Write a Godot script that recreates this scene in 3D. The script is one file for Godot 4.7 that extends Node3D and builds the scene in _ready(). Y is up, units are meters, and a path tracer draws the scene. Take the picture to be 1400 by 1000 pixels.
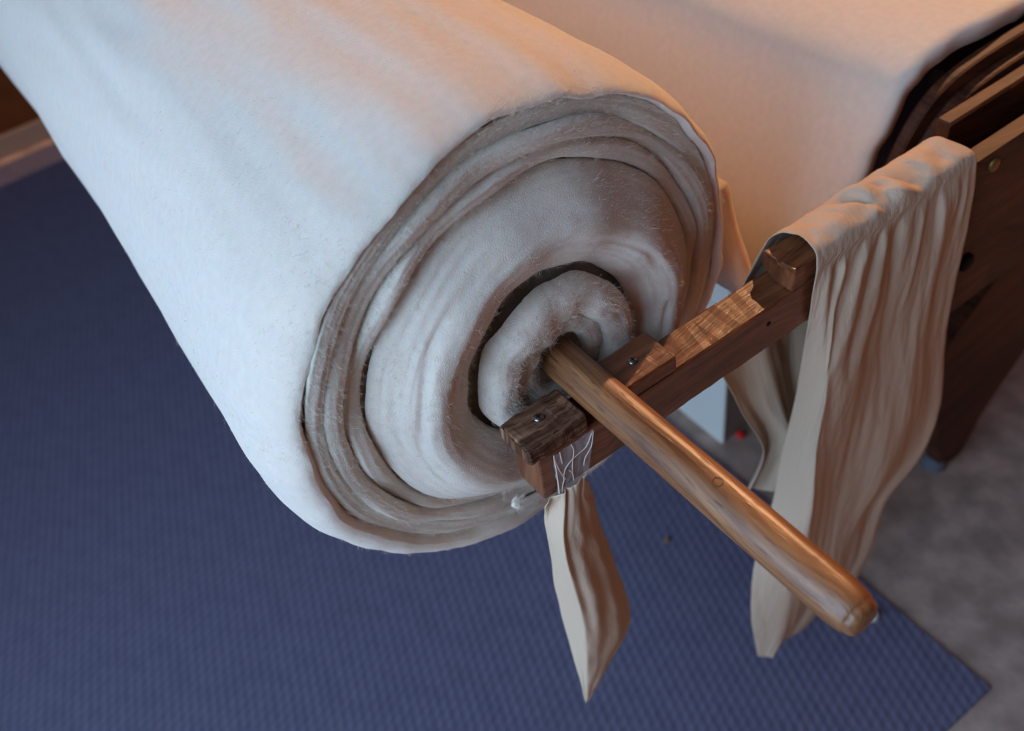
extends Node3D
# Geometry is written in world metres: x runs along the wooden arm, y is up, z runs along the axle of the roll (towards the viewer).

const FLOOR_Y := -1.0
var nz := FastNoiseLite.new()
var mats := {}


func _ready() -> void:
	# ---------------------------------------------------------------- camera
	var cam := Camera3D.new()
	cam.name = "camera"
	cam.position = Vector3(-0.3392, 0.6455, 0.4559)
	cam.rotation_order = EULER_ORDER_YXZ
	cam.rotation_degrees = Vector3(-45.784, -28.542, -10.36)
	var lens := CameraAttributesPhysical.new()
	lens.frustum_focal_length = 31.03
	lens.frustum_focus_distance = 0.86
	lens.frustum_near = 0.05
	lens.frustum_far = 60.0
	lens.exposure_aperture = 3.6
	cam.attributes = lens
	cam.keep_aspect = Camera3D.KEEP_HEIGHT
	cam.fov = 42.28
	cam.near = 0.05
	cam.far = 60.0
	add_child(cam)
	cam.current = true
	# ---------------------------------------------------------------- sky and exposure
	var env := Environment.new()
	env.background_mode = Environment.BG_SKY
	var sky := Sky.new()
	var sm := ProceduralSkyMaterial.new()
	sm.sky_top_color = Color(0.55, 0.68, 0.9)
	sm.sky_horizon_color = Color(0.85, 0.9, 0.97)
	sm.ground_bottom_color = Color(0.3, 0.3, 0.28)
	sm.ground_horizon_color = Color(0.6, 0.62, 0.62)
	sm.sky_energy_multiplier = 1.2
	sky.sky_material = sm
	env.sky = sky
	env.tonemap_mode = Environment.TONE_MAPPER_LINEAR
	env.tonemap_exposure = 1.0
	env.sdfgi_enabled = true
	env.ssao_enabled = true
	env.ssil_enabled = true
	var we := WorldEnvironment.new()
	we.name = "world_environment"
	we.environment = env
	add_child(we)
	# daylight that comes in through the window on the left (same size and place as its opening)
	var day := AreaLight3D.new()
	day.name = "window_daylight"
	day.position = Vector3(-2.16, 1.7, 0.2)
	day.rotation_degrees = Vector3(0, -90, 0)
	day.area_size = Vector2(2.0, 4.6)
	day.area_range = 12.0
	day.light_color = Color(0.74, 0.87, 1.0)
	day.light_energy = 11.2
	day.shadow_enabled = true
	add_child(day)

	nz.noise_type = FastNoiseLite.TYPE_SIMPLEX
	nz.seed = 11
	nz.frequency = 1.0
	nz.fractal_type = FastNoiseLite.FRACTAL_NONE
	make_materials()
	build_room()
	build_lamp()
	build_carpet()
	build_machine()
	build_roll()
	build_rod()
	build_cloth()
	build_strip()
	build_small_things()


# ==================================================================== helpers
func n3(x: float, y: float, z: float) -> float:
	return nz.get_noise_3d(x, y, z)


func fbm(x: float, y: float, z: float) -> float:
	return n3(x, y, z) * 0.57 + n3(x * 2.1 + 7.0, y * 2.1, z * 2.1) * 0.28 + n3(x * 4.3, y * 4.3 + 5.0, z * 4.3) * 0.15


func thing(called: String, label: String, category: String, at: Vector3, group := "") -> Node3D:
	var o := Node3D.new()
	o.name = called
	o.position = at
	add_child(o, true)
	tag(o, label, category, group)
	return o


func tag(o: Node3D, label: String, category: String, group := "") -> void:
	o.set_meta("label", label)
	o.set_meta("category", category)
	if group != "":
		o.set_meta("group", group)


func part(called: String, mesh: Mesh, m: Material, parent: Node3D, label := "") -> MeshInstance3D:
	# meshes hold world coordinates, so the part is set back by where its parents stand
	var o := MeshInstance3D.new()
	o.name = called
	o.mesh = mesh
	o.material_override = m
	var off := Vector3.ZERO
	var p: Node = parent
	while p != self:
		off += (p as Node3D).position
		p = p.get_parent()
	o.position = -off
	if label != "":
		o.set_meta("label", label)
	parent.add_child(o, true)
	return o


func struct(called: String, mesh: Mesh, m: Material, parent: Node3D = self) -> MeshInstance3D:
	var o := part(called, mesh, m, parent)
	if parent == self:
		o.set_meta("kind", "structure")
	return o


func to_mesh(v: PackedVector3Array, uv: PackedVector2Array, idx: PackedInt32Array, weld_u := 0) -> ArrayMesh:
	# smooth normals; weld_u = row length when the first and last column of each row meet
	var n := PackedVector3Array()
	n.resize(v.size())
	for i in range(0, idx.size(), 3):
		var a := idx[i]
		var b := idx[i + 1]
		var c := idx[i + 2]
		var f := (v[c] - v[a]).cross(v[b] - v[a])
		n[a] += f
		n[b] += f
		n[c] += f
	if weld_u > 0:
		for r in v.size() / weld_u:
			var s: Vector3 = n[r * weld_u] + n[r * weld_u + weld_u - 1]
			n[r * weld_u] = s
			n[r * weld_u + weld_u - 1] = s
	for i in n.size():
		n[i] = n[i].normalized() if n[i].length_squared() > 1e-20 else Vector3.UP
	var arr := []
	arr.resize(Mesh.ARRAY_MAX)
	arr[Mesh.ARRAY_VERTEX] = v
	arr[Mesh.ARRAY_NORMAL] = n
	arr[Mesh.ARRAY_TEX_UV] = uv
	arr[Mesh.ARRAY_INDEX] = idx
	var m := ArrayMesh.new()
	m.add_surface_from_arrays(Mesh.PRIMITIVE_TRIANGLES, arr)
	return m


func grid(nu: int, nv: int, at: Callable, us := 1.0, vs := 1.0, flip := false, closed := false) -> ArrayMesh:
	var v := PackedVector3Array()
	var uv := PackedVector2Array()
	for j in nv + 1:
		for i in nu + 1:
			var p: Vector3 = at.call(float(i) / nu, float(j) / nv)
			v.append(p)
			uv.append(Vector2(us * i / nu, vs * j / nv))
	var idx := PackedInt32Array()
	var w := nu + 1
	for j in nv:
		for i in nu:
			var a := j * w + i
			if flip:
				idx.append_array([a, a + w, a + 1, a + 1, a + w, a + w + 1])
			else:
				idx.append_array([a, a + 1, a + w, a + 1, a + w + 1, a + w])
	return to_mesh(v, uv, idx, w if closed else 0)


func sheet(nu: int, nv: int, at: Callable, thick: float, us := 1.0, vs := 1.0) -> ArrayMesh:
	# a cloth with real thickness: two faces and a rim
	var p := PackedVector3Array()
	var w := nu + 1
	for j in nv + 1:
		for i in nu + 1:
			p.append(at.call(float(i) / nu, float(j) / nv))
	var v := PackedVector3Array()
	var uv := PackedVector2Array()
	for s in [0.5, -0.5]:
		for j in nv + 1:
			for i in nu + 1:
				var du: Vector3 = p[j * w + mini(i + 1, nu)] - p[j * w + maxi(i - 1, 0)]
				var dv: Vector3 = p[mini(j + 1, nv) * w + i] - p[maxi(j - 1, 0) * w + i]
				var n := du.cross(dv).normalized()
				v.append(p[j * w + i] + n * thick * s)
				uv.append(Vector2(us * i / nu, vs * j / nv))
	var idx := PackedInt32Array()
	var o := w * (nv + 1)
	for j in nv:
		for i in nu:
			var a := j * w + i
			idx.append_array([a, a + w, a + 1, a + 1, a + w, a + w + 1])
			a += o
			idx.append_array([a, a + 1, a + w, a + 1, a + w + 1, a + w])
	for i in nu:
		for e in [0, nv]:
			var a: int = e * w + i
			if e == 0:
				idx.append_array([a, a + 1, a + o, a + 1, a + o + 1, a + o])
			else:
				idx.append_array([a, a + o, a + 1, a + 1, a + o, a + o + 1])
	for j in nv:
		for e in [0, nu]:
			var a: int = j * w + e
			if e == 0:
				idx.append_array([a, a + o, a + w, a + w, a + o, a + o + w])
			else:
				idx.append_array([a, a + w, a + o, a + w, a + o + w, a + o])
	return to_mesh(v, uv, idx)


func merge(list: Array) -> ArrayMesh:
	var st := SurfaceTool.new()
	st.begin(Mesh.PRIMITIVE_TRIANGLES)
	for m in list:
		st.append_from(m, 0, Transform3D())
	return st.commit()


func tri(st: SurfaceTool, a: Vector3, b: Vector3, c: Vector3, ua: Vector2, ub: Vector2, uc: Vector2) -> void:
	var n := (c - a).cross(b - a).normalized()
	st.set_normal(n); st.set_uv(ua); st.add_vertex(a)
	st.set_normal(n); st.set_uv(ub); st.add_vertex(b)
	st.set_normal(n); st.set_uv(uc); st.add_vertex(c)


func bar(profile: PackedVector2Array, x0: float, x1: float, tf: Callable, rough := 0.0, nsec := 1, bevel := 0.0015, uvs := 2.0, seed_at := 0.0) -> ArrayMesh:
	# sweeps a closed outline (counter-clockwise in its own plane) along a length, with bevelled ends and a little wear; tf(along, p, q) places it
	var mid := Vector2.ZERO
	for p in profile:
		mid += p / profile.size()
	var secs := [[x0, 1.0], [x0 + bevel, 0.0]]
	for i in range(1, nsec):
		secs.append([lerpf(x0 + bevel, x1 - bevel, float(i) / nsec), 0.0])
	secs.append([x1 - bevel, 0.0])
	secs.append([x1, 1.0])
	var rows := []
	for s in secs:
		var row := PackedVector3Array()
		for p in profile:
			var q := p
			if s[1] > 0.0:
				q = p + (mid - p).normalized() * bevel
			var e := rough * fbm(s[0] * 45.0 + seed_at, p.x * 330.0, p.y * 330.0)
			q += (q - mid).normalized() * e
			row.append(tf.call(s[0], q.x, q.y))
		rows.append(row)
	var st := SurfaceTool.new()
	st.begin(Mesh.PRIMITIVE_TRIANGLES)
	var n := profile.size()
	var per := PackedFloat32Array([0.0])
	for i in n:
		per.append(per[i] + profile[i].distance_to(profile[(i + 1) % n]))
	var centre := Vector3.ZERO
	for row in rows:
		for p in row:
			centre += p / (rows.size() * n)
	# find out which way round the faces go
	var fa: Vector3 = rows[1][0]
	var fb: Vector3 = rows[1][1]
	var fc: Vector3 = rows[2][0]
	var fn := (fc - fa).cross(fb - fa)
	var p01 := (profile[1] - profile[0]).orthogonal().normalized()
	if Geometry2D.is_point_in_polygon((profile[0] + profile[1]) / 2.0 + p01 * 0.0002, profile):
		p01 = -p01
	var out_dir: Vector3 = tf.call(x0, mid.x + p01.x, mid.y + p01.y) - tf.call(x0, mid.x, mid.y)
	var turn := fn.dot(out_dir) < 0.0
	for k in rows.size() - 1:
		for i in n:
			var j := (i + 1) % n
			var a: Vector3 = rows[k][i]
			var b: Vector3 = rows[k][j]
			var c: Vector3 = rows[k + 1][i]
			var d: Vector3 = rows[k + 1][j]
			var ua := Vector2(secs[k][0], per[i]) * uvs
			var ub := Vector2(secs[k][0], per[i + 1]) * uvs
			var uc := Vector2(secs[k + 1][0], per[i]) * uvs
			var ud := Vector2(secs[k + 1][0], per[i + 1]) * uvs
			if turn:
				tri(st, a, c, b, ua, uc, ub)
				tri(st, b, c, d, ub, uc, ud)
			else:
				tri(st, a, b, c, ua, ub, uc)
				tri(st, b, d, c, ub, ud, uc)
	var caps := Geometry2D.triangulate_polygon(profile)
	for e in [0, rows.size() - 1]:
		for i in range(0, caps.size(), 3):
			var a: Vector3 = rows[e][caps[i]]
			var b: Vector3 = rows[e][caps[i + 1]]
			var c: Vector3 = rows[e][caps[i + 2]]
			var g := (c - a).cross(b - a)
			var away: Vector3 = tf.call(x0, mid.x, mid.y) - tf.call(x1, mid.x, mid.y)
			if e > 0:
				away = -away
			var ua := profile[caps[i]] * uvs * 0.6
			var ub := profile[caps[i + 1]] * uvs * 0.6
			var uc := profile[caps[i + 2]] * uvs * 0.6
			if g.dot(away) < 0.0:
				tri(st, a, c, b, ua, uc, ub)
			else:
				tri(st, a, b, c, ua, ub, uc)
	return st.commit()


func rect(a0: float, a1: float, b0: float, b1: float, ch := 0.0015) -> PackedVector2Array:
	return PackedVector2Array([Vector2(a0 + ch, b0), Vector2(a1 - ch, b0), Vector2(a1, b0 + ch), Vector2(a1, b1 - ch), Vector2(a1 - ch, b1), Vector2(a0 + ch, b1), Vector2(a0, b1 - ch), Vector2(a0, b0 + ch)])


func along_x(s: float, p: float, q: float) -> Vector3:
	return Vector3(s, p, q)  # profile (y, z)


func along_y(s: float, p: float, q: float) -> Vector3:
	return Vector3(p, s, q)  # profile (x, z)


func along_z(s: float, p: float, q: float) -> Vector3:
	return Vector3(p, q, s)  # profile (x, y)


func box(x0: float, x1: float, y0: float, y1: float, z0: float, z1: float, ch := 0.002, uvs := 2.0) -> ArrayMesh:
	return bar(rect(y0, y1, z0, z1, ch), x0, x1, along_x, 0.0, 1, ch, uvs)


func tube(path: Array, r: float, sides := 6) -> ArrayMesh:
	var n := path.size()
	return grid(sides, n - 1, func(u: float, v: float) -> Vector3:
		var i := int(round(v * (n - 1)))
		var t: Vector3 = (path[mini(i + 1, n - 1)] - path[maxi(i - 1, 0)]).normalized()
		var a := t.cross(Vector3(0.3, 0.2, 0.9)).normalized()
		var b := t.cross(a)
		var k := r * (0.55 if i == 0 or i == n - 1 else 1.0)
		return path[i] + (a * cos(u * TAU) + b * sin(u * TAU)) * k, 1.0, 1.0, true, true)


func lathe(axis_at: Vector3, dir: Vector3, prof: Array, sides := 32, wob := 0.0) -> ArrayMesh:
	# prof: [along, radius] pairs
	var a := dir.cross(Vector3(0.31, 0.9, 0.17)).normalized()
	var b := dir.cross(a).normalized()
	var n := prof.size()
	return grid(sides, n - 1, func(u: float, v: float) -> Vector3:
		var i := int(round(v * (n - 1)))
		var t := u * TAU
		var r: float = prof[i][1]
		r *= 1.0 + wob * n3(cos(t) * 2.0, sin(t) * 2.0, prof[i][0] * 40.0)
		return axis_at + dir * prof[i][0] + (a * cos(t) + b * sin(t)) * r, 1.0, 1.0, false, true)


func spline(pts: Array, t: float) -> Vector3:
	# Catmull-Rom through evenly spaced points, t 0..1
	var n := pts.size() - 1
	var f := clampf(t, 0.0, 1.0) * n
	var i := mini(int(f), n - 1)
	var k := f - i
	var p0: Vector3 = pts[maxi(i - 1, 0)]
	var p1: Vector3 = pts[i]
	var p2: Vector3 = pts[i + 1]
	var p3: Vector3 = pts[mini(i + 2, n)]
	return p1.cubic_interpolate(p2, p0, p3, k)


# ==================================================================== materials
func noise_image(w: int, h: int, f: Callable) -> Image:
	var im := Image.create(w, h, false, Image.FORMAT_RGB8)
	for y in h:
		for x in w:
			im.set_pixel(x, y, f.call(float(x) / w, float(y) / h))
	return im


func tex(im: Image) -> ImageTexture:
	return ImageTexture.create_from_image(im)


func wood(called: String, base: Color, dark: Color, seed_at: float, stretch: float, streak: float, rough: float, relief: float, spec := 0.4) -> StandardMaterial3D:
	# grain runs along u
	var im := noise_image(512, 512, func(u: float, v: float) -> Color:
		var wob := n3(u * 1.5 + seed_at, v * 3.0, 3.0) * 0.05
		var g := n3(u * 2.0 * stretch + seed_at, (v + wob) * 26.0, 0.0) * 0.5 + 0.5
		var fine := n3(u * 7.0 * stretch, (v + wob) * 95.0 + seed_at, 9.0) * 0.5 + 0.5
		var pore := smoothstep(0.55, 0.8, n3(u * 16.0 * stretch + seed_at, v * 150.0, 21.0))
		var blotch := n3(u * 3.0, v * 3.0, 33.0 + seed_at) * 0.5 + 0.5
		var k := clampf(0.15 + streak * (g * 0.5 + fine * 0.42) + pore * 0.3 + blotch * 0.25 - 0.2, 0.0, 1.0)
		return base.lerp(dark, k))
	var hi := noise_image(512, 512, func(u: float, v: float) -> Color:
		var wob := n3(u * 1.5 + seed_at, v * 3.0, 3.0) * 0.05
		var g := n3(u * 2.0 * stretch + seed_at, (v + wob) * 26.0, 0.0) * 0.5 + 0.5
		var fine := n3(u * 7.0 * stretch, (v + wob) * 95.0 + seed_at, 9.0) * 0.5 + 0.5
		var pore := smoothstep(0.5, 0.8, n3(u * 16.0 * stretch + seed_at, v * 150.0, 21.0))
		var c := clampf(0.9 - g * 0.35 - fine * 0.35 - pore * 0.4, 0.0, 1.0)
		return Color(c, c, c))
	var m := StandardMaterial3D.new()
	m.resource_name = called
	m.albedo_texture = tex(im)
	m.roughness = rough
	m.metallic_specular = spec
	m.heightmap_enabled = true
	m.heightmap_texture = tex(hi)
	m.heightmap_scale = relief
	mats[called] = m
	return m


func plain(called: String, c: Color, rough: float, spec := 0.4) -> StandardMaterial3D:
	var m := StandardMaterial3D.new()
	m.resource_name = called
	m.albedo_color = c
	m.roughness = rough
	m.metallic_specular = spec
	mats[called] = m
	return m


func mottled(m: StandardMaterial3D, amount: float, scale: float, relief: float, relief_scale := 1.0, seed_at := 3) -> void:
	# soft tone variation on the albedo and a fine relief, both without coordinates of their own
	var fn := FastNoiseLite.new()
	fn.seed = seed_at
	fn.noise_type = FastNoiseLite.TYPE_SIMPLEX_SMOOTH
	fn.fractal_octaves = 5
	fn.frequency = 0.02
	var g := Gradient.new()
	g.set_color(0, Color(1.0 - amount, 1.0 - amount, 1.0 - amount))
	g.set_color(1, Color.WHITE)
	var t := NoiseTexture2D.new()
	t.width = 512
	t.height = 512
	t.seamless = true
	t.noise = fn
	t.color_ramp = g
	m.albedo_texture = t
	m.uv1_triplanar = true
	m.uv1_world_triplanar = true
	m.uv1_scale = Vector3.ONE * scale
	if relief > 0.0:
		var fr: FastNoiseLite = fn.duplicate()
		fr.frequency = 0.05 * relief_scale
		var h := NoiseTexture2D.new()
		h.width = 512
		h.height = 512
		h.seamless = true
		h.noise = fr
		m.heightmap_enabled = true
		m.heightmap_texture = h
		m.heightmap_scale = relief


func make_materials() -> void:
	wood("rod_wood", Color(0.72, 0.51, 0.32), Color(0.36, 0.21, 0.12), 1.0, 1.0, 1.0, 0.40, 0.035, 0.6)
	wood("arm_wood", Color(0.63, 0.39, 0.24), Color(0.32, 0.17, 0.10), 5.0, 1.0, 1.0, 0.38, 0.04, 0.6)
	wood("weathered_wood", Color(0.74, 0.57, 0.45), Color(0.30, 0.19, 0.13), 9.0, 0.9, 1.3, 0.72, 0.28, 0.35)
	wood("machine_wood", Color(0.44, 0.25, 0.14), Color(0.20, 0.10, 0.06), 14.0, 1.0, 1.0, 0.6, 0.03, 0.4)
	var wool := plain("wool", Color(0.925, 0.88, 0.825), 1.0, 0.12)
	mottled(wool, 0.05, 7.0, 0.05, 3.5)
	wool.subsurf_scatter_enabled = true
	wool.subsurf_scatter_strength = 0.45
	wool.rim_enabled = true
	wool.rim = 0.35
	wool.rim_tint = 0.5
	plain("fibre", Color(0.92, 0.875, 0.82), 1.0, 0.1)
	# muslin: plain weave with slubs
	var muslin := plain("muslin", Color(0.85, 0.755, 0.655), 0.95, 0.15)
	var mh := noise_image(512, 512, func(u: float, v: float) -> Color:
		var wv := 0.5 + 0.22 * sin(u * TAU * 90.0) * sin(v * TAU * 90.0) + 0.4 * n3(u * 14.0, v * 5.0, 2.0) + 0.25 * n3(u * 40.0, v * 12.0, 8.0)
		return Color(wv, wv, wv))
	muslin.heightmap_enabled = true
	muslin.heightmap_texture = tex(mh)
	muslin.heightmap_scale = 0.04
	muslin.backlight_enabled = true
	muslin.backlight = Color(0.25, 0.23, 0.2)
	var gauze := plain("gauze", Color(0.92, 0.92, 0.95, 0.22), 0.8, 0.3)
	gauze.transparency = BaseMaterial3D.TRANSPARENCY_ALPHA
	# carpet: bulky zigzag weave
	var ch := noise_image(512, 512, func(u: float, v: float) -> Color:
		var d := u * 16.0 + v * 16.0
		var e := u * 16.0 - v * 16.0
		var c := 0.5 + 0.5 * sin(d * PI) * signf(sin(e * PI * 0.5)) * absf(sin(e * PI * 0.5))
		c = c * 0.7 + 0.3 * (0.5 + 0.5 * n3(u * 60.0, v * 60.0, 1.0))
		return Color(c, c, c))
	var ca := noise_image(512, 512, func(u: float, v: float) -> Color:
		var d := u * 16.0 + v * 16.0
		var e := u * 16.0 - v * 16.0
		var c := 0.5 + 0.5 * sin(d * PI) * signf(sin(e * PI * 0.5)) * absf(sin(e * PI * 0.5))
		var b := 0.5 + 0.5 * n3(u * 5.0, v * 5.0, 6.0)
		var k := clampf(c * 0.55 + b * 0.25 + 0.3 * (0.5 + 0.5 * n3(u * 70.0, v * 70.0, 4.0)), 0.0, 1.0)
		return Color(0.36, 0.355, 0.45).lerp(Color(0.48, 0.47, 0.56), k))
	var carpet := plain("carpet", Color.WHITE, 0.98, 0.1)
	carpet.albedo_texture = tex(ca)
	carpet.uv1_triplanar = true
	carpet.uv1_world_triplanar = true
	carpet.uv1_scale = Vector3.ONE * 4.6
	carpet.heightmap_enabled = true
	carpet.heightmap_texture = tex(ch)
	carpet.heightmap_scale = 0.22
	var conc := plain("concrete", Color(0.80, 0.70, 0.64), 0.85, 0.25)
	mottled(conc, 0.28, 1.1, 0.05, 2.0, 8)
	var wall := plain("wall_paint", Color(0.40, 0.24, 0.13), 0.85, 0.2)
	mottled(wall, 0.2, 0.8, 0.0, 1.0, 5)
	plain("dark_wall", Color(0.48, 0.32, 0.21), 0.9, 0.2)
	plain("ceiling_paint", Color(0.52, 0.38, 0.27), 0.9, 0.2)
	plain("skirting", Color(0.55, 0.47, 0.42), 0.6)
	plain("frame_paint", Color(0.8, 0.8, 0.78), 0.5)
	var glass := plain("glass", Color(1, 1, 1, 0.06), 0.02, 0.5)
	glass.transparency = BaseMaterial3D.TRANSPARENCY_ALPHA
	plain("cabinet_white", Color(0.92, 0.93, 0.89), 0.55)
	plain("cabinet_side", Color(0.52, 0.46, 0.42), 0.7)
	var steel := plain("steel", Color(0.62, 0.62, 0.63), 0.28)
	steel.metallic = 1.0
	plain("slot_dark", Color(0.04, 0.035, 0.03), 0.8)
	var brass := plain("dull_brass", Color(0.55, 0.42, 0.24), 0.5)
	brass.metallic = 0.7
	plain("red_plastic", Color(0.85, 0.08, 0.07), 0.4)
	plain("chip", Color(0.55, 0.38, 0.25), 0.8)
	plain("lamp_enamel", Color(0.2, 0.2, 0.2), 0.4)
	plain("rubber_grey", Color(0.40, 0.42, 0.46), 0.7)
	var bulb := plain("bulb", Color(1, 0.9, 0.75), 0.5)
	bulb.emission_enabled = true
	bulb.emission = Color(1.0, 0.72, 0.42)
	bulb.emission_energy_multiplier = 6.0


# ==================================================================== the room
func build_room() -> void:
	var x0 := -2.3
	var x1 := 3.8
	var z0 := -3.0
	var z1 := 2.2
	var y1 := 4.3
	struct("floor", box(x0 - 0.1, x1 + 0.1, FLOOR_Y - 0.1, FLOOR_Y, z0 - 0.1, z1 + 0.1), mats.concrete)
	struct("ceiling", box(x0 - 0.1, x1 + 0.1, y1, y1 + 0.1, z0 - 0.1, z1 + 0.1), mats.ceiling_paint)
	struct("wall_back", box(x0 - 0.1, x1 + 0.1, FLOOR_Y, y1, z0 - 0.1, z0), mats.wall_paint)
	struct("wall_front", box(x0 - 0.1, x1 + 0.1, FLOOR_Y, y1, z1, z1 + 0.1), mats.dark_wall)
	struct("wall_right", box(x1, x1 + 0.1, FLOOR_Y, y1, z0, z1), mats.wall_paint)
	# left wall round its window
	var wy0 := -0.6
	var wy1 := 4.0
	var wz0 := -0.8
	var wz1 := 1.2
	struct("wall_left", merge([
		box(x0 - 0.1, x0, FLOOR_Y, wy0, z0, z1), box(x0 - 0.1, x0, wy1, y1, z0, z1),
		box(x0 - 0.1, x0, wy0, wy1, z0, wz0), box(x0 - 0.1, x0, wy0, wy1, wz1, z1)]), mats.dark_wall)
	var win := Node3D.new()
	win.name = "window_1"
	win.position = Vector3(x0 - 0.05, wy0, (wz0 + wz1) / 2.0)
	win.set_meta("kind", "structure")
	add_child(win)
	var fx0 := x0 - 0.08
	var fx1 := x0 - 0.03
	var wm := (wz0 + wz1) / 2.0
	part("window_frame", merge([
		box(fx0, fx1, wy0, wy0 + 0.05, wz0, wz1), box(fx0, fx1, wy1 - 0.05, wy1, wz0, wz1),
		box(fx0, fx1, wy0, wy1, wz0, wz0 + 0.05), box(fx0, fx1, wy0, wy1, wz1 - 0.05, wz1),
		box(fx0, fx1, wy0, wy1, wm - 0.025, wm + 0.025)]), mats.frame_paint, win)
	for k in 2:
		var a := wz0 + 0.05 if k == 0 else wm + 0.025
		var b := wm - 0.025 if k == 0 else wz1 - 0.05
		part("pane", box(x0 - 0.057, x0 - 0.053, wy0 + 0.05, wy1 - 0.05, a, b, 0.0005), mats.glass, win)
	part("window_sill", box(x0 - 0.1, x0 + 0.06, wy0 - 0.03, wy0, wz0 - 0.04, wz1 + 0.04), mats.frame_paint, win)
	struct("baseboard_back", box(x0, x1, FLOOR_Y, FLOOR_Y + 0.075, z0, z0 + 0.018, 0.004), mats.skirting)


func build_lamp() -> void:
	var at := Vector3(3.3, 2.55, -1.62)
	var o := thing("pendant_lamp", "warm pendant lamp with dark open shade hanging above the machine", "lamp", at)
	part("shade", merge([
		lathe(at, Vector3.UP, [[0.10, 0.0], [0.10, 0.04], [0.06, 0.09], [-0.02, 0.14], [-0.055, 0.15]], 28),
		lathe(at, Vector3.UP, [[-0.055, 0.147], [-0.02, 0.136], [0.058, 0.087], [0.096, 0.04], [0.096, 0.0]], 28)]), mats.lamp_enamel, o)
	part("cord", tube([at + Vector3(0, 0.1, 0), at + Vector3(0, 0.3, 0), Vector3(at.x, 4.3, at.z)], 0.004), mats.lamp_enamel, o)
	var prof := []
	for k in 9:
		var a := PI * k / 8.0
		prof.append([0.01 - 0.035 * cos(a), maxf(0.035 * sin(a), 0.0005)])
	part("bulb", lathe(at, Vector3.UP, prof, 20), mats.bulb, o)
	var l := OmniLight3D.new()
	l.name = "lamp_light"
	l.position = Vector3(0, 0.01, 0)
	l.light_color = Color(1.0, 0.76, 0.55)
	l.light_energy = 14.0
	l.light_size = 0.03
	l.omni_range = 12.0
	l.omni_attenuation = 2.0
	l.shadow_enabled = true
	o.add_child(l)


func build_carpet() -> void:
	var o := part("carpet", bar(rect(FLOOR_Y, FLOOR_Y + 0.007, -2.93, 0.238, 0.003), -2.2, 0.584, along_x, 0.0, 1, 0.003, 1.0), mats.carpet, self)
	tag(o, "blue woven carpet lying on the grey floor under the wool roll", "carpet")


# ==================================================================== the carding machine
func web_line(t: float) -> Vector2:
	# the sheet of wool from the flat bed (t = 0) down and up to the right side of the roll (t = 1)
	var pts := [Vector3(1.7, 0.0, 0), Vector3(1.3, 0.020, 0), Vector3(0.95, 0.030, 0), Vector3(0.76, 0.036, 0), Vector3(0.64, 0.034, 0), Vector3(0.575, 0.018, 0), Vector3(0.538, -0.016, 0), Vector3(0.513, -0.066, 0), Vector3(0.482, -0.135, 0), Vector3(0.435, -0.200, 0), Vector3(0.375, -0.215, 0), Vector3(0.314, -0.140, 0), Vector3(0.272, -0.03, 0), Vector3(0.252, 0.04, 0)]
	var p := spline(pts, t)
	return Vector2(p.x, p.y)


func phillips_screw(at: Vector3, parent: Node3D) -> void:
	var s := part("screw", lathe(at, Vector3.UP, [[-0.004, 0.0030], [0.0, 0.0050], [0.0008, 0.0049], [0.0015, 0.0036], [0.0019, 0.0016], [0.0019, 0.0001]], 20), mats.steel, parent, "small crosshead steel screw")
	s.set_meta("label", "small crosshead steel screw")
	var cross := merge([box(at.x - 0.0026, at.x + 0.0026, at.y + 0.0012, at.y + 0.00205, at.z - 0.0006, at.z + 0.0006, 0.0001), box(at.x - 0.0006, at.x + 0.0006, at.y + 0.0012, at.y + 0.00205, at.z - 0.0026, at.z + 0.0026, 0.0001)])
	part("screw_slot", cross, mats.slot_dark, parent)


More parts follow.
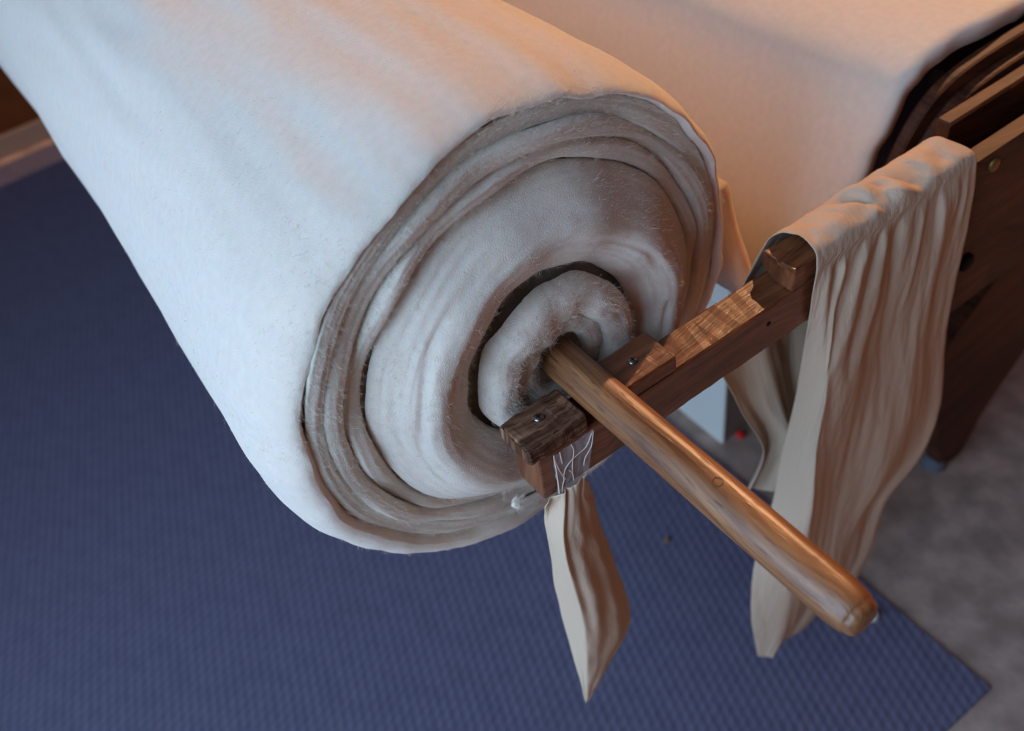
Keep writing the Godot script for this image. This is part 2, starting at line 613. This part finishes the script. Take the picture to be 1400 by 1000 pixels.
func build_machine() -> void:
	var o := thing("carding_machine", "dark wooden carding machine with a long arm carrying the rod of the roll", "machine", Vector3(0.9, FLOOR_Y, -0.1))
	# the arm
	var arm := part("support_arm", bar(rect(-0.085, -0.025, -0.0465, -0.004, 0.002), -0.08, 0.53, along_x, 0.0010, 60, 0.0015, 2.2, 3.0), mats.arm_wood, o)
	var b1 := PackedVector2Array([Vector2(-0.0245, -0.050), Vector2(-0.0245, -0.0045), Vector2(-0.023, -0.0035), Vector2(-0.008, -0.0035), Vector2(-0.006, -0.0055), Vector2(-0.006, -0.016), Vector2(-0.006, -0.028), Vector2(-0.006, -0.040), Vector2(-0.0062, -0.048), Vector2(-0.0085, -0.050)])
	part("block", bar(b1, -0.0895, -0.0225, along_x, 0.0022, 26, 0.0022, 2.6, 1.0), mats.weathered_wood, arm, "weathered block at the end of the arm")
	part("block", bar(b1, 0.0225, 0.0868, along_x, 0.0010, 22, 0.002, 2.6, 7.0), mats.arm_wood, arm, "smoother reddish block beside the rod")
	phillips_screw(Vector3(-0.057, -0.0058, -0.031), arm)
	phillips_screw(Vector3(0.052, -0.0058, -0.027), arm)
	# grooved strip on top of the arm, under the cloth
	var gp := PackedVector2Array([Vector2(-0.0245, -0.030), Vector2(-0.0245, -0.0045), Vector2(-0.022, -0.0035), Vector2(0.003, -0.0035), Vector2(0.005, -0.005), Vector2(0.0052, -0.021), Vector2(0.001, -0.0235), Vector2(0.001, -0.026), Vector2(0.0052, -0.0285), Vector2(0.005, -0.044), Vector2(0.001, -0.048), Vector2(-0.008, -0.048), Vector2(-0.015, -0.043), Vector2(-0.020, -0.035)])
	part("grooved_strip", bar(gp, 0.243, 0.50, along_x, 0.0010, 30, 0.0012, 2.4, 4.0), mats.arm_wood, o, "short wooden strip with a groove along its top")
	part("knot_hole", lathe(Vector3(0.212, -0.048, -0.0052), Vector3.BACK, [[0.0, 0.0034], [0.0016, 0.0030], [0.0017, 0.0001]], 14), mats.slot_dark, arm)
	# boards of the frame on the right
	part("side_board", bar(rect(-0.16, -0.015, -0.027, -0.003, 0.002), 0.47, 1.6, along_x, 0.001, 30, 0.002, 1.5, 2.0), mats.machine_wood, o)
	part("rear_rail", bar(rect(-0.10, 0.0, -0.079, -0.0585, 0.003), 0.556, 1.7, along_x, 0.001, 30, 0.002, 1.5, 6.0), mats.machine_wood, o)
	part("lower_board", bar(rect(-0.30, -0.165, -0.055, -0.02, 0.003), 0.50, 1.6, along_x, 0.001, 20, 0.003, 1.5, 8.0), mats.machine_wood, o)
	part("bolt", lathe(Vector3(0.566, -0.033, -0.003), Vector3.BACK, [[-0.004, 0.009], [0.002, 0.009], [0.0035, 0.007], [0.004, 0.0001]], 18), mats.dull_brass, o)
	part("bolt", lathe(Vector3(0.596, -0.205, -0.02), Vector3.BACK, [[-0.004, 0.013], [0.005, 0.013], [0.0075, 0.010], [0.008, 0.0001]], 18), mats.slot_dark, o)
	# side panel that follows the sheet of wool, with a rounded lip
	for k in 2:
		var drop := 0.012 if k == 0 else 0.030
		var pts := PackedVector2Array()
		for i in 34:
			var w := web_line(0.02 + 0.56 * i / 33.0)
			pts.append(Vector2(w.x + (0.010 if k == 0 else 0.022), w.y - drop))
		var last := pts[pts.size() - 1]
		pts.append(Vector2(last.x, -0.36))
		pts.append(Vector2(pts[0].x, -0.36))
		part("side_panel", bar(pts, -0.1155 if k == 0 else -0.098, -0.099 if k == 0 else -0.083, along_z, 0.0, 1, 0.003, 1.6), mats.machine_wood, o)
	part("bed", bar(rect(-0.38, -0.05, -2.45, -0.13, 0.01), 0.72, 1.7, along_x, 0.0, 1, 0.01, 1.0), mats.machine_wood, o)
	# sloping leg and the upright behind it
	var leg := PackedVector2Array([Vector2(0.905, FLOOR_Y), Vector2(0.965, FLOOR_Y), Vector2(1.0, -0.90), Vector2(1.22, -0.60), Vector2(1.22, -0.28), Vector2(1.0, -0.36), Vector2(0.79, -0.55), Vector2(0.775, -0.62), Vector2(0.83, -0.80)])
	part("leg", bar(leg, -0.14, -0.105, along_z, 0.0, 1, 0.004, 1.2), mats.machine_wood, o)
	part("leg", bar(rect(1.55, 1.65, -0.14, -0.06, 0.004), FLOOR_Y, -0.1, along_y, 0.0, 1, 0.004, 1.2), mats.machine_wood, o)
	part("leg", bar(rect(1.55, 1.65, -2.44, -2.36, 0.004), FLOOR_Y, -0.1, along_y, 0.0, 1, 0.004, 1.2), mats.machine_wood, o)
	part("leg", bar(rect(0.80, 0.88, -2.44, -2.36, 0.004), FLOOR_Y, -0.1, along_y, 0.0, 1, 0.004, 1.2), mats.machine_wood, o)
	part("foot_pad", lathe(Vector3(0.905, FLOOR_Y, -0.122), Vector3.UP, [[0.0, 0.02], [0.002, 0.024], [0.026, 0.022], [0.03, 0.015], [0.03, 0.0001]], 18), mats.rubber_grey, o, "grey pad at the foot of the leg")


# ==================================================================== the roll of wool
func ell(t: float) -> float:
	return 1.0 + 0.035 * cos(t - deg_to_rad(125.0))


func wrap_r(t: float, z: float) -> float:
	var far := clampf((-z - 0.1) / 0.9, 0.0, 1.0)
	var r := lerpf(0.269 + 0.010 * cos(t - deg_to_rad(175.0)), 0.2515, far)
	r += 0.022 * maxf(0.0, cos(t + deg_to_rad(110.0))) * smoothstep(-0.7, -0.15, z)
	return r + 0.004 * fbm(cos(t) * 1.3, sin(t) * 1.3, z * 3.0)


# coiled layers seen on the end: inner radius, outer radius, how far they stand out, how deep the crease is, waviness
var layer_spec := [
	[0.222, 0.2405, -0.103, 0.004, 0.005], [0.204, 0.225, -0.099, 0.011, 0.008], [0.187, 0.206, -0.100, 0.024, 0.009],
	[0.094, 0.188, -0.060, 0.018, 0.006],
	[0.048, 0.087, -0.056, 0.026, 0.005], [0.0285, 0.054, -0.066, 0.014, 0.003]]


func layer_point(k: int, t: float, v: float) -> Vector3:
	var L: Array = layer_spec[k]
	var ct := cos(t)
	var stt := sin(t)
	var wav: float = L[4]
	var shape := ell(t) if k < 3 else lerpf(1.0, ell(t), 0.6)
	var r0: float = L[0] * shape + wav * 0.5 * n3(ct * 1.3 + k * 3.1, stt * 1.3, k * 2.3)
	var r1: float = L[1] * shape + wav * 0.5 * n3(ct * 1.3 + (k - 1) * 3.1, stt * 1.3, (k - 1) * 2.3)
	if k == layer_spec.size() - 1:
		r0 = L[0]
	var zf: float = L[2] + wav * 0.9 * n3(ct * 1.4, stt * 1.4, k * 4.7 + 20.0)
	var half := (r1 - r0) / 2.0
	var a := lerpf(-PI * 0.5, PI * 0.5, v)
	var r := r0 + half + half * signf(sin(a)) * pow(absf(sin(a)), 0.9)
	var z := zf - float(L[3]) * pow(1.0 - cos(a), 1.35)
	if k == 3:
		# the thick soft middle of the coil: a broad dome that falls away outwards, with two faint creases
		var e := (r - r0) / (r1 - r0)
		z -= 0.030 * pow(smoothstep(0.4, 1.0, e), 1.2) + 0.014 * smoothstep(0.5, 0.0, e)
		var w1 := 0.34 + 0.05 * n3(ct * 1.1, stt * 1.1, 31.0)
		var w2 := 0.66 + 0.06 * n3(ct * 1.2, stt * 1.2, 37.0)
		z -= 0.0022 * exp(-pow((e - w1) / 0.035, 2.0)) * smoothstep(-0.3, 0.4, n3(ct, stt, 41.0)) + 0.0028 * exp(-pow((e - w2) / 0.04, 2.0)) * smoothstep(-0.3, 0.4, n3(ct, stt, 47.0))
	# bands of fibre that follow the coil
	z += n3(ct * 1.3, stt * 1.3, r * 170.0) * 0.0009 + n3(ct * 4.0, stt * 4.0, r * 300.0 + 40.0) * 0.0003
	z += 0.0004 * fbm(ct * r * 190.0, stt * r * 190.0, 3.0 + k)
	r += 0.0004 * n3(ct * 22.0, stt * 22.0, k + v * 3.0)
	return Vector3(ct * r, stt * r, z)


func build_roll() -> void:
	var o := thing("wool_roll", "big roll of fluffy white wool batting with coiled layers at its end", "wool roll", Vector3(0, -0.27, -1.0))
	var z_end := -2.45
	# outer wrap: long surface plus its soft rounded shoulder
	var shoulder := 34
	var long := 44
	var total := shoulder + long
	var wrap := grid(220, total, func(u: float, v: float) -> Vector3:
		var t := u * TAU
		var j := v * total
		var z: float
		var r: float
		var lipz := -0.099 + 0.006 * n3(cos(t) * 1.3, sin(t) * 1.3, 5.0)
		if j <= shoulder:
			var a := j / shoulder
			var ang := lerpf(-PI * 0.5, PI * 0.5, a)
			# from the crease next to the second layer, over the lip, out to the cylinder
			var rin := 0.2385 * ell(t) + 0.003 * n3(cos(t) * 2.0, sin(t) * 2.0, 1.0)
			var rout := wrap_r(t, -0.19)
			if a < 0.5:
				r = lerpf(rin, (rin * 0.8 + rout * 0.2), sin(a * PI))
				z = lipz - 0.010 * pow(1.0 - sin(a * PI), 1.5)
			else:
				var b := (a - 0.5) * 2.0
				r = lerpf(rin * 0.8 + rout * 0.2, rout, sin(b * PI * 0.5))
				z = lipz - 0.09 * (1.0 - cos(b * PI * 0.5))
		else:
			var c := (j - shoulder) / long
			z = lerpf(lipz - 0.09, z_end, pow(c, 1.25))
			r = wrap_r(t, minf(z, -0.19))
		r += 0.0003 * fbm(cos(t) * 26.0, sin(t) * 26.0, z * 90.0) + 0.0022 * n3(cos(t) * 5.0, sin(t) * 5.0, z * 2.5)
		z += 0.0006 * n3(cos(t) * 30.0, sin(t) * 30.0, r * 200.0)
		return Vector3(cos(t) * r, sin(t) * r, z), 1.0, 1.0, false, true)
	part("outer_wrap", wrap, mats.wool, o)
	var back := grid(96, 6, func(u: float, v: float) -> Vector3:
		var t := u * TAU
		var r := lerpf(0.03, wrap_r(t, z_end), v)
		return Vector3(cos(t) * r, sin(t) * r, z_end + 0.01 * sin(v * PI)), 1.0, 1.0, true, true)
	part("far_end", back, mats.wool, o)
	var filler := grid(72, 10, func(u: float, v: float) -> Vector3:
		var t := u * TAU
		var r := lerpf(0.0212, 0.245, v)
		return Vector3(cos(t) * r, sin(t) * r, -0.116 - 0.008 * n3(cos(t) * r * 20.0, sin(t) * r * 20.0, 4.0)), 1.0, 1.0, false, true)
	part("wool_core", filler, mats.wool, o)
	for k in layer_spec.size():
		var m := grid(200, 60 if k == 3 else 22, func(u: float, v: float) -> Vector3: return layer_point(k, u * TAU, v), 1.0, 1.0, false, true)
		part("wool_layer", m, mats.wool, o)
	# the sheet that runs from the machine down and up on to the roll
	var web := sheet(150, 60, func(u: float, v: float) -> Vector3:
		var w := web_line(u)
		var z := lerpf(-0.124 + 0.006 * smoothstep(0.66, 0.85, u), z_end, pow(v, 1.2))
		z -= 0.006 * smoothstep(0.45, 0.0, u) * (1.0 - v) - 0.003 * n3(u * 14.0, 4.0, 1.0) * (1.0 - v)
		var soft := 0.010 * n3(u * 4.0, z * 1.8, 2.0) * smoothstep(1.0, 0.85, u)
		var crease := -0.006 * exp(-pow((w.x - 0.72 - (z + 0.25) * 0.5) / 0.02, 2.0))
		return Vector3(w.x, w.y + soft + crease, z), 0.022, 3.0, 3.0)
	part("wool_web", web, mats.wool, o, "soft sheet of wool running from the machine to the roll")
	# tufts and loose fibres
	for s in [[Vector3(-0.080, -0.150, -0.062), 0.006, 1.0]]:
		part("wool_tuft", fluff(s[0], s[1], s[2]), mats.wool, o)
	loose_fibres(o)


func fluff(at: Vector3, r: float, k: float) -> ArrayMesh:
	return grid(24, 16, func(u: float, v: float) -> Vector3:
		var a := u * TAU
		var b := (v - 0.5) * PI
		var d := Vector3(cos(a) * cos(b), sin(b), sin(a) * cos(b))
		return at + d * r * Vector3(1.0, 1.25, 0.8) * (1.0 + 0.3 * n3(d.x * 0.6 + k, d.y * 0.6, d.z * 0.6) + 0.06 * n3(d.x * 3.0, d.y * 3.0 + k, d.z * 3.0)), 1.0, 1.0, true, true)


func loose_fibres(o: Node3D) -> void:
	# fine fuzz on the end of the roll, on the near part of its side and round the tufts
	var rng := RandomNumberGenerator.new()
	rng.seed = 77
	var strand := tube([Vector3(0, 0, 0), Vector3(0.0009, 0.002, 0), Vector3(0.0008, 0.0042, 0.0009), Vector3(-0.0006, 0.006, 0.002)], 0.00009, 3)
	var mm := MultiMesh.new()
	mm.transform_format = MultiMesh.TRANSFORM_3D
	mm.mesh = strand
	var count := 90000
	mm.instance_count = count
	var off := o.position
	var nl := layer_spec.size()
	for i in count:
		var t := rng.randf() * TAU
		var ct := cos(t)
		var stt := sin(t)
		var p: Vector3
		var d: Vector3
		var lift := 0.5
		if i % 10 < 3:
			var z := -0.1 - 0.5 * pow(rng.randf(), 1.6)
			var r := wrap_r(t, minf(z, -0.19))
			if z > -0.19:
				# the same rounded shoulder as the outer wrap
				var inner := 0.2385 * ell(t) * 0.8 + r * 0.2
				var q := clampf(1.0 - (-0.099 - z) / 0.09, 0.0, 1.0)
				r = lerpf(inner, r, sqrt(1.0 - q * q))
			r -= 0.0025
			p = Vector3(ct * r, stt * r, z)
			d = Vector3(ct, stt, 0.2)
			lift = 0.25
		elif i % 120 == 119:
			var q := [Vector3(-0.080, -0.150, -0.062), Vector3(-0.090, -0.118, -0.080), Vector3(-0.080, -0.150, -0.062), Vector3(-0.079, -0.144, -0.060), Vector3(-0.086, -0.130, -0.070)][rng.randi() % 5] as Vector3
			d = Vector3(rng.randf_range(-1, 1), rng.randf_range(-1, 1), rng.randf_range(-1, 1))
			p = q + d * 0.006 * rng.randf()
			lift = 1.0
		else:
			var k := mini(int(pow(rng.randf(), 0.6) * -nl + nl), nl - 1)
			p = layer_point(k, t, rng.randf_range(0.08, 0.92))
			p.z -= 0.0012
			d = Vector3(ct * 0.3, stt * 0.3, 1.0)
		# most fibres lie along the coil, a few stand up
		var along := Vector3(-stt, ct, 0.0) * (1.0 if rng.randf() < 0.5 else -1.0)
		d = (d * lift * rng.randf() + along * 0.9 + Vector3(rng.randf_range(-1, 1), rng.randf_range(-1, 1), rng.randf_range(-1, 1)) * 0.7).normalized()
		var side := d.cross(Vector3(rng.randf() + 0.1, rng.randf(), rng.randf())).normalized()
		var b := Basis(side, d, side.cross(d)).scaled(Vector3.ONE * rng.randf_range(0.5, 1.3))
		mm.set_instance_transform(i, Transform3D(b, p - off))
	var mi := MultiMeshInstance3D.new()
	mi.name = "loose_fibres"
	mi.multimesh = mm
	mi.material_override = mats.fibre
	mi.set_meta("kind", "stuff")
	o.add_child(mi)


# ==================================================================== rod, cloth, strip
func build_rod() -> void:
	var z1 := 0.287
	var z0 := -2.52
	var prof := []
	for k in 60:
		prof.append([lerpf(z0, z1 - 0.030, k / 59.0), 0.0198])
	for k in 7:
		var a := PI * 0.5 * (k + 1) / 7.0
		prof.append([z1 - 0.030 + 0.022 * sin(a), 0.0198 - 0.0035 * (1.0 - cos(a))])
	for k in 5:
		var a := PI * 0.5 * (k + 1) / 5.0
		prof.append([z1 - 0.008 + 0.008 * sin(a), 0.0163 - 0.006 * (1.0 - cos(a))])
	prof.append([z1 + 0.0003, 0.006])
	prof.append([z1 + 0.0002, 0.0002])
	var n := prof.size()
	var body := grid(56, n - 1, func(u: float, v: float) -> Vector3:
		var i := int(round(v * (n - 1)))
		var t := u * TAU + 0.4
		var z: float = prof[i][0]
		var r: float = prof[i][1]
		r += 0.00035 * n3(cos(t) * 1.2, sin(t) * 1.2, z * 9.0) + 0.00012 * n3(cos(t) * 5.0, sin(t) * 5.0, z * 30.0)
		if i > n - 9:
			r *= 1.0 + 0.05 * n3(cos(t) * 2.0, sin(t) * 2.0, 3.0)
		return Vector3(cos(t) * r, sin(t) * r, z), 1.0, 1.0, false, true)
	# grain runs along the rod
	var arr := body.surface_get_arrays(0)
	var uv: PackedVector2Array = arr[Mesh.ARRAY_TEX_UV]
	var pos: PackedVector3Array = arr[Mesh.ARRAY_VERTEX]
	for i in uv.size():
		var cap := minf(1.0, Vector2(pos[i].x, pos[i].y).length() / 0.0198)
		uv[i] = Vector2(pos[i].z * 2.2 + 0.3, uv[i].x * 0.34 * cap)
	arr[Mesh.ARRAY_TEX_UV] = uv
	var m := ArrayMesh.new()
	m.add_surface_from_arrays(Mesh.PRIMITIVE_TRIANGLES, arr)
	var o := thing("wooden_rod", "polished round wooden rod sticking out of the centre of the wool roll", "rod", Vector3(0, -0.02, 0))
	part("shaft", m, mats.rod_wood, o)
	var ring := []
	for k in 25:
		var a := TAU * k / 24.0
		var p := Vector3(-0.0015 + 0.0042 * cos(a), 0.0, 0.1385 + 0.0042 * sin(a))
		p.y = sqrt(0.0198 * 0.0198 - p.x * p.x) + 0.0001
		ring.append(p)
	part("stamped_ring", tube(ring, 0.00028, 5), mats.arm_wood, o, "small ring pressed into the wood")


func build_cloth() -> void:
	var o := thing("draped_cloth", "creased cream muslin cloth draped over the wooden arm and hanging down", "cloth", Vector3(0.38, -0.9, -0.02))
	# left and right edges of the cloth from the back hem (t = 0) over the arm to the front hem (t = 1)
	var back_l := [Vector3(0.290, -0.50, -0.066), Vector3(0.312, -0.41, -0.066), Vector3(0.262, -0.285, -0.066), Vector3(0.214, -0.170, -0.064), Vector3(0.205, -0.10, -0.060), Vector3(0.240, -0.030, -0.057), Vector3(0.258, 0.006, -0.054)]
	var back_r := [Vector3(0.48, -0.46, -0.060), Vector3(0.48, -0.38, -0.060), Vector3(0.482, -0.27, -0.060), Vector3(0.484, -0.165, -0.060), Vector3(0.487, -0.10, -0.059), Vector3(0.490, -0.035, -0.058), Vector3(0.494, 0.004, -0.054)]
	var top_l := [Vector3(0.258, 0.006, -0.054), Vector3(0.262, 0.0140, -0.043), Vector3(0.267, 0.0165, -0.027), Vector3(0.270, 0.0155, -0.012), Vector3(0.2695, 0.0110, -0.001), Vector3(0.2664, -0.0021, 0.0045)]
	var top_r := [Vector3(0.494, 0.004, -0.054), Vector3(0.496, 0.011, -0.045), Vector3(0.499, 0.013, -0.030), Vector3(0.504, 0.012, -0.014), Vector3(0.510, 0.008, 0.000), Vector3(0.5145, -0.0004, 0.0045)]
	var front_l := [Vector3(0.2664, -0.0021, 0.0045), Vector3(0.2696, -0.0701, 0.0010), Vector3(0.2868, -0.1654, -0.0140), Vector3(0.3031, -0.2677, -0.0280), Vector3(0.3022, -0.3646, -0.0360), Vector3(0.2984, -0.4859, -0.0400), Vector3(0.2661, -0.6057, -0.0340), Vector3(0.2567, -0.7279, -0.0200), Vector3(0.2665, -0.8462, -0.0060)]
	var front_m := [Vector3(0.3129, -0.0059, 0.0045), Vector3(0.3011, -0.0610, 0.0120), Vector3(0.2979, -0.1278, 0.0150), Vector3(0.2966, -0.1981, 0.0160), Vector3(0.2940, -0.2938, 0.0160), Vector3(0.3126, -0.4411, 0.0140), Vector3(0.3261, -0.6020, 0.0120), Vector3(0.3313, -0.7766, 0.0080), Vector3(0.2914, -0.8578, 0.0020)]
	var front_r := [Vector3(0.5145, -0.0004, 0.0045), Vector3(0.5290, -0.0958, 0.0060), Vector3(0.5380, -0.1923, 0.0060), Vector3(0.5599, -0.3118, 0.0040), Vector3(0.5940, -0.4601, 0.0020), Vector3(0.5858, -0.5759, -0.0020), Vector3(0.5273, -0.6440, -0.0060), Vector3(0.5251, -0.7764, -0.0060), Vector3(0.5053, -0.8773, -0.0060)]
	var m := sheet(110, 190, func(u: float, v: float) -> Vector3:
		var a: Vector3
		var b: Vector3
		var f := 0.0   # how far down the front
		var g := 0.0   # how far down the back
		var top := 0.0
		if v < 0.25:
			a = spline(back_l, v / 0.25)
			b = spline(back_r, v / 0.25)
			g = 1.0 - v / 0.25
		elif v < 0.42:
			var k := (v - 0.25) / 0.17
			a = spline(top_l, k)
			b = spline(top_r, k)
			top = sin(k * PI)
		else:
			f = (v - 0.42) / 0.58
			a = spline(front_l, f)
			b = spline(front_r, f)
		var p := a.lerp(b, u)
		if f > 0.0:
			# the left part of the front turns back round a soft fold
			var mid := spline(front_m, f)
			if u < 0.24:
				var k := u / 0.24
				p = a.lerp(mid, k)
				p.z = lerpf(a.z, mid.z, sin(k * PI * 0.5))
			else:
				p = mid.lerp(b, (u - 0.24) / 0.76)
		if f > 0.0:
			# folds: gathered at the edge of the arm, opening downwards
			var grow := smoothstep(0.0, 0.06, f)
			var w := u + 0.05 * sin(f * 3.0 + u * 4.0) + 0.03 * n3(u * 3.0, f * 2.0, 7.0)
			var fold := 0.0
			for q in [[0.10, 0.05, 0.035, 0.006, 0.9], [0.22, 0.12, 0.030, 0.008, 0.55], [0.34, 0.22, 0.028, 0.009, 0.5], [0.475, 0.36, 0.03, 0.010, 0.45], [0.535, 0.55, 0.018, -0.007, 0.25], [0.68, 0.62, 0.016, 0.004, 0.45], [0.84, 0.74, 0.06, 0.009, 1.0], [0.80, 0.78, 0.018, 0.006, 0.14], [0.875, 0.87, 0.014, 0.005, 0.12], [0.94, 0.93, 0.014, 0.005, 0.16], [0.42, 0.30, 0.016, -0.005, 0.4], [0.15, 0.30, 0.02, -0.004, 0.7]]:
				var c: float = lerpf(q[0], q[1], minf(f / 0.5, 1.6)) + 0.012 * n3(f * 5.0, q[0] * 9.0, 1.0)
				var wd: float = q[2] * (1.0 + 1.2 * f)
				fold += 0.6 * q[3] * exp(-pow((u - c) / wd, 2.0)) * smoothstep(q[4], q[4] * 0.3, f)
			fold += 0.003 * n3(w * 5.0, f * 2.0, 12.0) + 0.006 * n3(w * 2.6, f * 1.6, 15.0) * smoothstep(0.1, 0.6, f)
			fold += 0.0009 * n3(u * 14.0, f * 4.0, 3.0)
			p.z += fold * grow * (0.3 + 0.7 * smoothstep(0.0, 0.2, u))
		if top > 0.0:
			var pinch := exp(-pow((u - 0.52) / 0.16, 2.0))
			p.y += top * (0.0035 * sin(u * 33.0 + v * 22.0) * (0.2 + pinch) + 0.003 * n3(u * 7.0, v * 12.0, 2.0) + 0.007)
			p.y -= top * 0.006 * exp(-pow((u - 0.36 - (v - 0.33) * 1.0) / 0.03, 2.0))
			p.y += top * 0.007 * exp(-pow((u - 0.47 - (v - 0.33) * 1.2) / 0.05, 2.0))
			p.y -= top * 0.006 * exp(-pow((u - 0.62 - (v - 0.33) * 0.8) / 0.04, 2.0))
			p.x += top * 0.004 * n3(u * 6.0, v * 9.0, 5.0)
		if g > 0.0:
			p.z -= g * (0.012 * (1.0 + sin(u * 19.0)) + 0.006 * n3(u * 9.0, g * 4.0, 1.0))
			p.y -= 0.03 * sin(u * PI) * pow(g, 3.0)
		p += Vector3(0.0, 0.0003 * n3(u * 40.0, v * 30.0, 5.0), 0.0004 * n3(u * 36.0, v * 30.0, 9.0))
		return p, 0.0012, 2.2, 6.0)
	part("cloth", m, mats.muslin, o)


func build_strip() -> void:
	var o := thing("tied_strip", "torn strip of pale cloth tied round the end of the wooden arm", "cloth strip", Vector3(-0.05, -0.6, 0.0))
	var left := [Vector3(-0.082, -0.0885, -0.0015), Vector3(-0.0745, -0.15, -0.022), Vector3(-0.070, -0.21, -0.031), Vector3(-0.069, -0.275, -0.035), Vector3(-0.069, -0.34, -0.032), Vector3(-0.071, -0.40, -0.020), Vector3(-0.075, -0.46, -0.004), Vector3(-0.0765, -0.516, 0.004)]
	var ridge := [Vector3(-0.062, -0.080, 0.004), Vector3(-0.077, -0.14, 0.012), Vector3(-0.076, -0.20, 0.014), Vector3(-0.070, -0.271, 0.014), Vector3(-0.067, -0.334, 0.012), Vector3(-0.069, -0.397, 0.010), Vector3(-0.072, -0.465, 0.007), Vector3(-0.076, -0.517, 0.005)]
	var right := [Vector3(-0.034, -0.076, 0.003), Vector3(-0.027, -0.136, 0.000), Vector3(-0.017, -0.205, -0.004), Vector3(-0.004, -0.28, -0.006), Vector3(0.008, -0.36, -0.006), Vector3(0.006, -0.418, -0.002), Vector3(-0.028, -0.46, 0.002), Vector3(-0.0745, -0.518, 0.004)]
	var tail := sheet(48, 110, func(u: float, v: float) -> Vector3:
		var a := spline(left, v)
		var c := spline(ridge, v)
		var b := spline(right, v)
		var p: Vector3
		if u < 0.36:
			var k := u / 0.36
			p = a.lerp(c, k)
			p.z -= 0.004 * sin(k * PI) * (1.0 - v)
		else:
			var k := (u - 0.36) / 0.64
			p = c.lerp(b, k)
			p.z += 0.009 * sin(k * PI) * sin(v * PI) - 0.004 * exp(-pow((k - 0.12) / 0.08, 2.0)) * (1.0 - v)
			p.x += 0.004 * n3(v * 12.0, k * 2.0, 4.0) * k * (1.0 - v)
		p.z += 0.0012 * sin(u * 22.0 + v * 6.0) * sin(v * PI) + 0.0015 * n3(u * 4.0, v * 6.0, 6.0)
		return p, 0.0011, 0.7, 3.0)
	part("cloth_tail", tail, mats.muslin, o)
	# thin gauze stretched round the arm
	var gz := sheet(20, 40, func(u: float, v: float) -> Vector3:
		# from the top of the front face, down it, under the arm and up the back
		var y := lerpf(-0.0265, -0.088, minf(v / 0.55, 1.0))
		var xl := lerpf(-0.066, -0.067, v)
		var xr := lerpf(-0.019, -0.031, minf(v / 0.55, 1.0))
		var z := -0.0012 + 0.001 * n3(u * 6.0, v * 8.0, 3.0)
		if v > 0.55:
			var k := (v - 0.55) / 0.45
			z = lerpf(-0.001, -0.0500, minf(k * 1.6, 1.0))
			y = -0.0882 - 0.002 * sin(k * PI)
			if k > 0.625:
				y = lerpf(-0.0882, -0.05, (k - 0.625) / 0.375)
				z = -0.0505
		return Vector3(lerpf(xl, xr, u) + 0.001 * n3(v * 9.0, 2.0, 2.0), y, z), 0.0005, 0.4, 0.4)
	part("gauze_wrap", gz, mats.gauze, o, "thin see-through gauze round the arm")
	var threads := [
		[Vector2(-0.066, -0.024), Vector2(-0.064, -0.040), Vector2(-0.0605, -0.056), Vector2(-0.0565, -0.068)],
		[Vector2(-0.066, -0.026), Vector2(-0.0655, -0.045), Vector2(-0.0655, -0.066), Vector2(-0.066, -0.088)],
		[Vector2(-0.059, -0.025), Vector2(-0.0585, -0.034), Vector2(-0.058, -0.044)],
		[Vector2(-0.046, -0.024), Vector2(-0.044, -0.036), Vector2(-0.047, -0.052), Vector2(-0.0485, -0.066)],
		[Vector2(-0.022, -0.028), Vector2(-0.030, -0.042), Vector2(-0.046, -0.046), Vector2(-0.056, -0.054), Vector2(-0.059, -0.066)],
		[Vector2(-0.020, -0.027), Vector2(-0.024, -0.046), Vector2(-0.032, -0.056), Vector2(-0.035, -0.066)],
		[Vector2(-0.052, -0.058), Vector2(-0.0485, -0.066), Vector2(-0.048, -0.078)],
		[Vector2(-0.058, -0.066), Vector2(-0.062, -0.078), Vector2(-0.062, -0.096)]]
	for t in threads:
		var pts := []
		var ctl := []
		for p in t:
			ctl.append(Vector3(p.x, p.y, 0.0))
		for k in 13:
			pts.append(spline(ctl, k / 12.0))
		part("thread", tube(pts, 0.00055, 6), mats.fibre, o)


# ==================================================================== small things
func build_small_things() -> void:
	var o := thing("white_cabinet", "small white cabinet standing on the floor behind the wooden arm", "cabinet", Vector3(0.72, FLOOR_Y, -0.75))
	part("body", box(0.632, 0.86, FLOOR_Y + 0.002, -0.42, -1.05, -0.446, 0.003), mats.cabinet_side, o)
	part("panel", box(0.626, 0.634, FLOOR_Y, -0.609, -1.05, -0.444, 0.002), mats.cabinet_white, o)
	part("panel", box(0.624, 0.634, -0.604, -0.42, -1.05, -0.444, 0.002), mats.cabinet_white, o)
	var b := part("red_bead", lathe(Vector3(0.668, FLOOR_Y, -0.432), Vector3.UP, [[0.0, 0.001], [0.002, 0.006], [0.008, 0.010], [0.014, 0.009], [0.018, 0.005], [0.019, 0.0002]], 18), mats.red_plastic, self)
	tag(b, "small red bead on the floor beside the white cabinet", "bead")
	var c := part("wood_chip", fluff(Vector3(0.367, FLOOR_Y + 0.0095, -0.336), 0.006, 3.0), mats.chip, self)
	tag(c, "small brown wood chip lying alone on the blue carpet", "wood chip")
	var f := part("wool_wisp", fluff(Vector3(0.535, FLOOR_Y + 0.013, 0.028), 0.011, 8.0), mats.wool, self)
	tag(f, "pale wisp of wool on the carpet by the end of the rod", "wool wisp")
